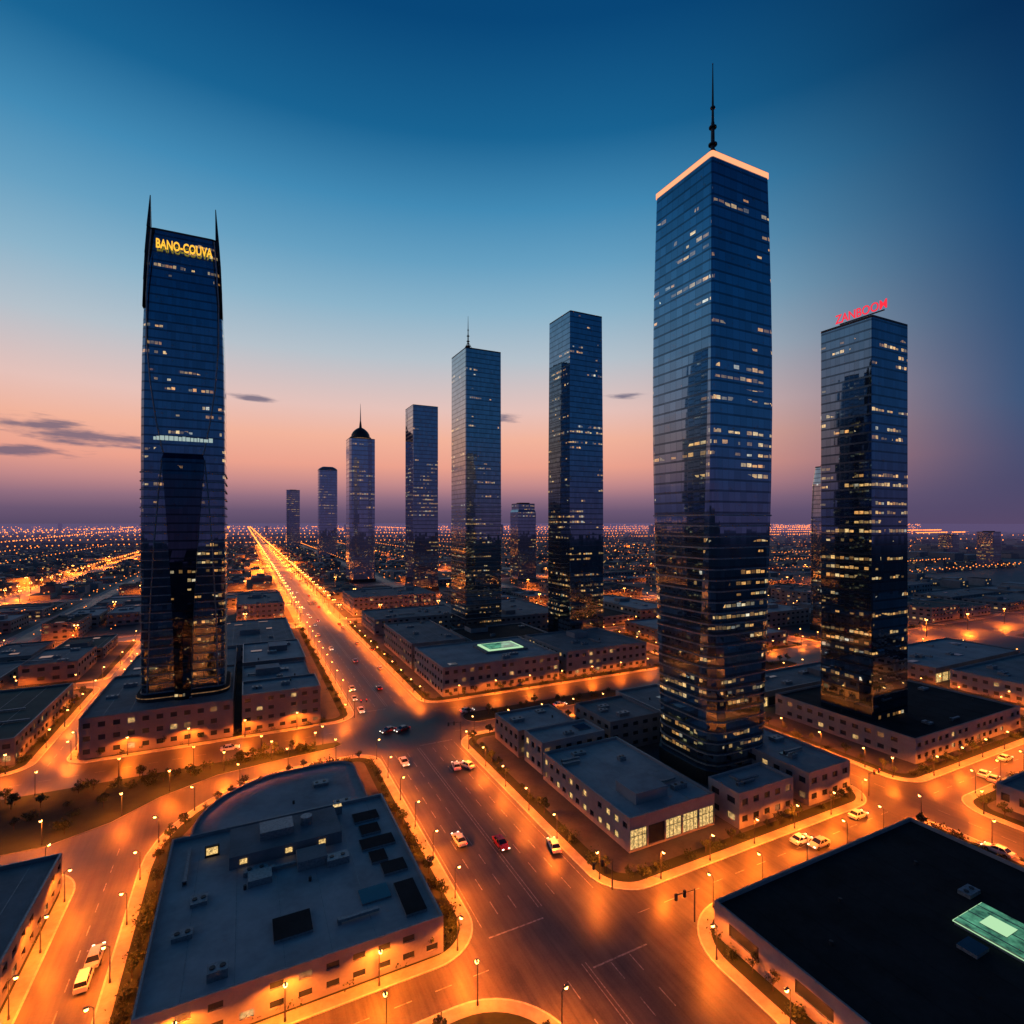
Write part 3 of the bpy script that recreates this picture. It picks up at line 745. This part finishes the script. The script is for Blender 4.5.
def far_lamp(x, y, d, z=10.5):
    global nf
    nf += 1
    o = inst('street_light_mast', mast_me, (x, y, ZP)); l = bpy.data.objects.new('bulb_light', d); COL.objects.link(l); l.parent = o; l.location = (0, -0.8, z)
for x in (40, 70):
    y = 462
    while y < 1000: far_lamp(x, y, LM); y += 32
    while y < 2000: far_lamp(x, y, LF, 14); y += 90
    while y < 4500: far_lamp(x, y, LF, 14); y += 300
y = 240
while y < 1000: far_lamp(-215, y, LM); y += 36
while y < 2600: far_lamp(-215, y, LF, 14); y += 140
for yy in (447, 564, 696):
    x = -400
    while x < 900:
        if not (30 < x < 80): far_lamp(x, yy, LM)
        x += 50 if yy == 447 else 100
for yy in (856, 1056, 1306):
    x = -500
    while x < 1300: far_lamp(x, yy, LF, 14); x += 260
for yy in (209,):
    x = 425
    while x < 900: far_lamp(x, yy, LM); x += 55
    x = -240
    while x > -500: far_lamp(x, yy, LM); x -= 60
print('LAMPS', nl, nf)

# ------------------------------------------------------------ trees
def tree_mesh(seed):
    r = random.Random(seed); m = MB()
    m.cyl(0, 0, 0, 1.3, 0.13, 0.09, 'bark', 6, cap=False)
    cl = []
    for i in range(6):
        a = i*1.05+r.uniform(-0.3, 0.3); l = r.uniform(0.5, 1.1); z = r.uniform(1.6, 2.9)
        e = (math.cos(a)*l, math.sin(a)*l, z); m.tube((0, 0, 1.1+r.uniform(0, 0.3)), e, 0.06, 0.025, 'bark', 4); cl.append((e, r.uniform(0.45, 0.75)))
    cl.append(((r.uniform(-0.2, 0.2), 0, 3.3), 0.6)); m.tube((0, 0, 1.2), (0, 0, 3.2), 0.07, 0.02, 'bark', 4)
    for (c, rad) in cl:
        for _ in range(34):
            d = Vector((r.gauss(0, 1), r.gauss(0, 1), r.gauss(0, 0.8))).normalized()*rad*r.uniform(0.45, 1.08); p = Vector(c)+d
            u = Vector((r.gauss(0, 1), r.gauss(0, 1), r.gauss(0, 1))).normalized(); w = u.orthogonal().normalized(); s = r.uniform(0.14, 0.3)
            m.face([tuple(p-u*s), tuple(p+w*s*0.6), tuple(p+u*s), tuple(p-w*s*0.6)], 'leaf1' if r.random() < 0.6 else 'leaf2')
    return m.mesh('street_tree_mesh')
def shrub_mesh(seed):
    r = random.Random(seed); m = MB()
    for i in range(5):
        m.tube((r.uniform(-.2, .2), r.uniform(-.2, .2), 0), (r.uniform(-.7, .7), r.uniform(-.5, .5), r.uniform(.4, .9)), 0.03, 0.015, 'bark', 4)
    for _ in range(150):
        p = Vector((r.gauss(0, .55), r.gauss(0, .45), abs(r.gauss(0.45, .25))))
        u = Vector((r.gauss(0, 1), r.gauss(0, 1), r.gauss(0, 1))).normalized(); w = u.orthogonal().normalized(); s = r.uniform(0.1, 0.22)
        m.face([tuple(p-u*s), tuple(p+w*s*0.6), tuple(p+u*s), tuple(p-w*s*0.6)], 'leaf1' if r.random() < 0.6 else 'leaf2')
    return m.mesh('shrub_mesh')
TM = [tree_mesh(s) for s in (1, 2, 3, 4)]; SM = [shrub_mesh(s) for s in (5, 6)]
for (x, y, a) in tree_pts:
    t = R.random()
    if t < 0.08: continue
    if t < 0.6: inst('street_tree', R.choice(TM), (x+R.uniform(-.6, .6), y+R.uniform(-.6, .6), ZP), R.uniform(0, 6.28), R.uniform(0.6, 1.2))
    else: inst('shrub', R.choice(SM), (x, y, ZP), R.uniform(0, 6.28), R.uniform(1.2, 2.0))

# ------------------------------------------------------------ cars
def car_mesh(name, col, van=False):
    pm, nt, b = new_mat('car_paint_'+name); b.inputs['Base Color'].default_value = (*col, 1); b.inputs['Roughness'].default_value = 0.3
    n = N(nt); geo = n.node('ShaderNodeNewGeometry').outputs['Position']
    n.put(b.inputs['Roughness'], n.rng(n.noise(geo, 2.0, 2), 0.3, 0.7, 0.22, 0.4)); b.inputs['Coat Weight'].default_value = 0.5
    M['p_'+name] = pm; k = 'p_'+name; m = MB()
    if van: st = [(-2.4, .82, .5, 1.15), (-2.3, .92, .32, 1.2), (-1.2, .95, .28, 1.22), (1.2, .95, .28, 1.15), (2.0, .92, .3, 1.0), (2.35, .84, .38, .82), (2.42, .74, .45, .7)]
    else: st = [(-2.3, .74, .5, .88), (-2.22, .86, .34, .95), (-1.5, .92, .28, .98), (0, .93, .26, .94), (1.1, .92, .26, .9), (1.9, .88, .28, .78), (2.22, .78, .36, .66), (2.3, .66, .42, .6)]
    def sec(s): y, w, a, t = s; return [(-w*.92, y, a), (-w, y, (a+t)/2), (-w*.9, y, t), (w*.9, y, t), (w, y, (a+t)/2), (w*.92, y, a)]
    for s, t in zip(st, st[1:]):
        A, B = sec(s), sec(t)
        for i in range(6):
            j = (i+1) % 6; m.face([A[i], B[i], B[j], A[j]], k)
    m.face(sec(st[0]), k); m.face(list(reversed(sec(st[-1]))), k)
    if van: g0 = (-2.25, 1.5, 1.18, .86); g1 = (-2.1, .75, 1.9, .74)
    else: g0 = (-1.75, 1.05, .94, .82); g1 = (-1.1, .25, 1.42, .62)
    lo = [(-g0[3], g0[0], g0[2]), (g0[3], g0[0], g0[2]), (g0[3], g0[1], g0[2]-.03), (-g0[3], g0[1], g0[2]-.03)]
    hi = [(-g1[3], g1[0], g1[2]), (g1[3], g1[0], g1[2]), (g1[3], g1[1], g1[2]), (-g1[3], g1[1], g1[2])]
    for i in range(4):
        j = (i+1) % 4; m.face([lo[i], lo[j], hi[j], hi[i]], 'win')
    m.face([(a*1.03, b_+(0.04 if b_ > 0 else -.04), c+.03) for a, b_, c in hi], k); m.skirt([(a*1.03, b_+(0.04 if b_ > 0 else -.04)) for a, b_, c in hi], g1[2]-.03, g1[2]+.03, k)
    for sx in (-1, 1):
        for (yy, yt) in ((g0[0]+.05, g1[0]+.03), ((g0[0]+g0[1])/2, (g1[0]+g1[1])/2), (g0[1]-.05, g1[1]-.03)):
            m.tube((sx*(g0[3]+.01), yy, g0[2]-.02), (sx*(g1[3]+.01), yt, g1[2]), .045, .04, k, 4)
        for yy in (-1.4, 1.4):
            m.tube((sx*.78, yy, .34), (sx*.96, yy, .34), .34, .34, 'tyre', 14)
            c = [(sx*.965, yy+.34*math.cos(a*math.pi/7), .34+.34*math.sin(a*math.pi/7)) for a in range(14)]
            m.face(c if sx > 0 else list(reversed(c)), 'tyre')
            c = [(sx*.972, yy+.2*math.cos(a*math.pi/5), .34+.2*math.sin(a*math.pi/5)) for a in range(10)]
            m.face(c if sx > 0 else list(reversed(c)), 'metal')
        m.box(sx*.62-.16, sx*.62+.16, 2.2, 2.3, .56, .7, 'headl'); zz = .95 if van else .76
        m.box(sx*.66-.14, sx*.66+.14, -2.36 if van else -2.31, -2.2, zz-.1, zz+.08, 'redl'); m.box(sx*1.0-.08, sx*1.0+.08, .75, .9, .92, 1.05, k)
    return m.mesh('car_'+name)
CM = {'w': car_mesh('white', (.8, .8, .8)), 'r': car_mesh('red', (.6, .02, .015)), 's': car_mesh('silver', (.5, .51, .52)), 'k': car_mesh('black', (.02, .02, .025)), 'v': car_mesh('van', (.78, .78, .78), True)}
def G(px, py): return (71.7*(px-245)/(py-522), 35.45*(1604-px)/(py-522))
def car(px, py, hd, c, s=1.3):
    x, y = G(px, py); inst('van' if c == 'v' else 'car', CM[c], (x, y, ZR+0.005), math.radians(-hd), s if c != 'v' else 1.1)
for a in ((459, 842, 0, 'w'), (501, 846, 180, 'r'), (554, 848, 15, 'w'), (456, 768, 10, 'w'), (467, 767, -20, 'w'), (404, 764, 180, 'w'), (388, 732, 250, 'r'), (402, 731, 250, 'r'), (352, 690, 180, 's'), (361, 712, 180, 'w'), (355, 662, 0, 'w'), (318, 636, 0, 'w'), (372, 650, 0, 'k'), (331, 650, 180, 'w'), (310, 618, 180, 's'),
          (230, 750, 90, 'w'), (801, 842, 90, 'w'), (819, 846, 270, 's'), (858, 817, 90, 'w'), (984, 776, 80, 'w'), (994, 781, 80, 's'), (998, 853, 0, 'w'), (95, 960, 0, 's'), (84, 984, 0, 'v'), (670, 690, 90, 'w'), (560, 706, 90, 'w'), (965, 745, 90, 's'), (467, 712, 90, 'w'), (1005, 760, 90, 'w')):
    car(*a)
for i in range(30):
    y = R.uniform(235, 900); x = R.choice((44, 48.3, 52.5, 57.5, 61.7, 66)); inst('car', CM[R.choice('wwssrk')], (x, y, ZR+0.005), math.pi if x < 55 else 0, 1.15)
# ------------------------------------------------------------ traffic lights
m = MB(); m.cyl(0, 0, 0, 6, 0.14, 0.1, 'dark', 8); m.tube((0, 0, 5.8), (4.5, 0, 6.2), 0.08, 0.06, 'dark')
for x in (2.4, 4.4):
    m.box(x-.22, x+.22, -.2, .12, 5.2, 6.4, 'dark', bottom=True)
    m.box(x-.13, x+.13, -.24, -.2, 6.05, 6.3, 'redl'); m.box(x-.13, x+.13, -.24, -.2, 5.3, 5.55, 'dark'); m.box(x-.13, x+.13, -.24, -.2, 5.68, 5.93, 'dark')
TL = m.mesh('traffic_light_mesh')
for x, y, a in ((71.5, 95.5, math.pi), (71, 186, math.pi), (40, 226, 0), (80.5, 80.5, math.pi), (71.5, 232, math.pi), (163, 95, 0)): inst('traffic_light', TL, (x, y, ZP), a, 1.1)

# ------------------------------------------------------------ world
w = bpy.data.worlds.new('World'); scene.world = w; w.use_nodes = True; nt = w.node_tree; n = N(nt); bg = nt.nodes['Background']
d = n.node('ShaderNodeTexCoord').outputs['Generated']; d = n.vmath('NORMALIZE', d)
sp = n.node('ShaderNodeSeparateXYZ'); n.put(sp.inputs[0], d); z = n.math('MAXIMUM', sp.outputs[2], 0.0)
cb = n.node('ShaderNodeCombineXYZ'); n.put(cb.inputs[0], sp.outputs[0]); n.put(cb.inputs[1], sp.outputs[1]); hd = n.vmath('NORMALIZE', cb.outputs[0])
def azf(deg, a, b):
    return n.rng(n.vmath('DOT_PRODUCT', hd, (math.sin(math.radians(deg)), math.cos(math.radians(deg)), 0)), a, b, 0, 1, True)
f = n.math('MAXIMUM', azf(9, 0.44, 0.93), n.math('MULTIPLY', azf(-60, 0.45, 0.95), 0.6))
warm = n.ramp(z, [(p, lin(c)) for p, c in ((0, (90, 75, 104)), (.02, (108, 87, 114)), (.042, (146, 110, 128)), (.068, (196, 138, 138)), (.10, (236, 162, 142)), (.15, (243, 180, 156)), (.20, (230, 194, 186)), (.285, (182, 194, 204)), (.36, (140, 180, 203)), (.43, (102, 160, 194)), (.50, (66, 138, 181)), (.58, (25, 100, 148)), (.68, (8, 71, 121)), (1, (4, 40, 80)))])
cool = n.ramp(z, [(p, lin(c)) for p, c in ((0, (86, 72, 104)), (.06, (70, 73, 108)), (.165, (46, 82, 122)), (.40, (16, 69, 114)), (.58, (6, 43, 84)), (1, (3, 24, 54)))])
sky = n.mix(f, cool, warm)
nz = n.noise(n.vmath('MULTIPLY', d, (9, 9, 60)), 1.6, 4, 0.6)
cm = None
for (x, y, zz, rw, rh) in ((-.205, .97, .123, .10, .013), (-.26, .957, .134, .05, .014), (.0146, .98, .203, .035, .006), (.60, .773, .222, .03, .006), (.42, .88, .19, .04, .008), (-.29, .95, .098, .09, .008), (-.12, .985, .112, .05, .005)):
    v = n.vmath('MULTIPLY', n.vmath('SUBTRACT', d, (x, y, zz)), (1/rw, 1/rw, 1/rh))
    L = n.math('ADD', n.vmath('LENGTH', v), n.math('MULTIPLY', n.math('SUBTRACT', nz, 0.5), 3.0))
    q = n.rng(L, 1.2, 0.2, 0, 0.8, True)
    cm = q if cm is None else n.math('MAXIMUM', cm, q)
sky = n.mix(cm, sky, (*lin((88, 90, 118)), 1))
n.put(bg.inputs['Color'], sky); bg.inputs['Strength'].default_value = 1.0

# ------------------------------------------------------------ camera
cam = bpy.data.cameras.new('camera'); co = bpy.data.objects.new('camera', cam); COL.objects.link(co)
co.location = (0, 0, H); co.rotation_euler = (math.radians(90), 0, -math.atan2(0.4432, 0.8964))
cam.sensor_width = 36; cam.lens = 540/1024*36; cam.shift_y = 0.0098; cam.clip_start = 1; cam.clip_end = 60000
scene.camera = co
scene.view_settings.view_transform = 'Standard'; scene.view_settings.look = 'None'; scene.view_settings.exposure = 0
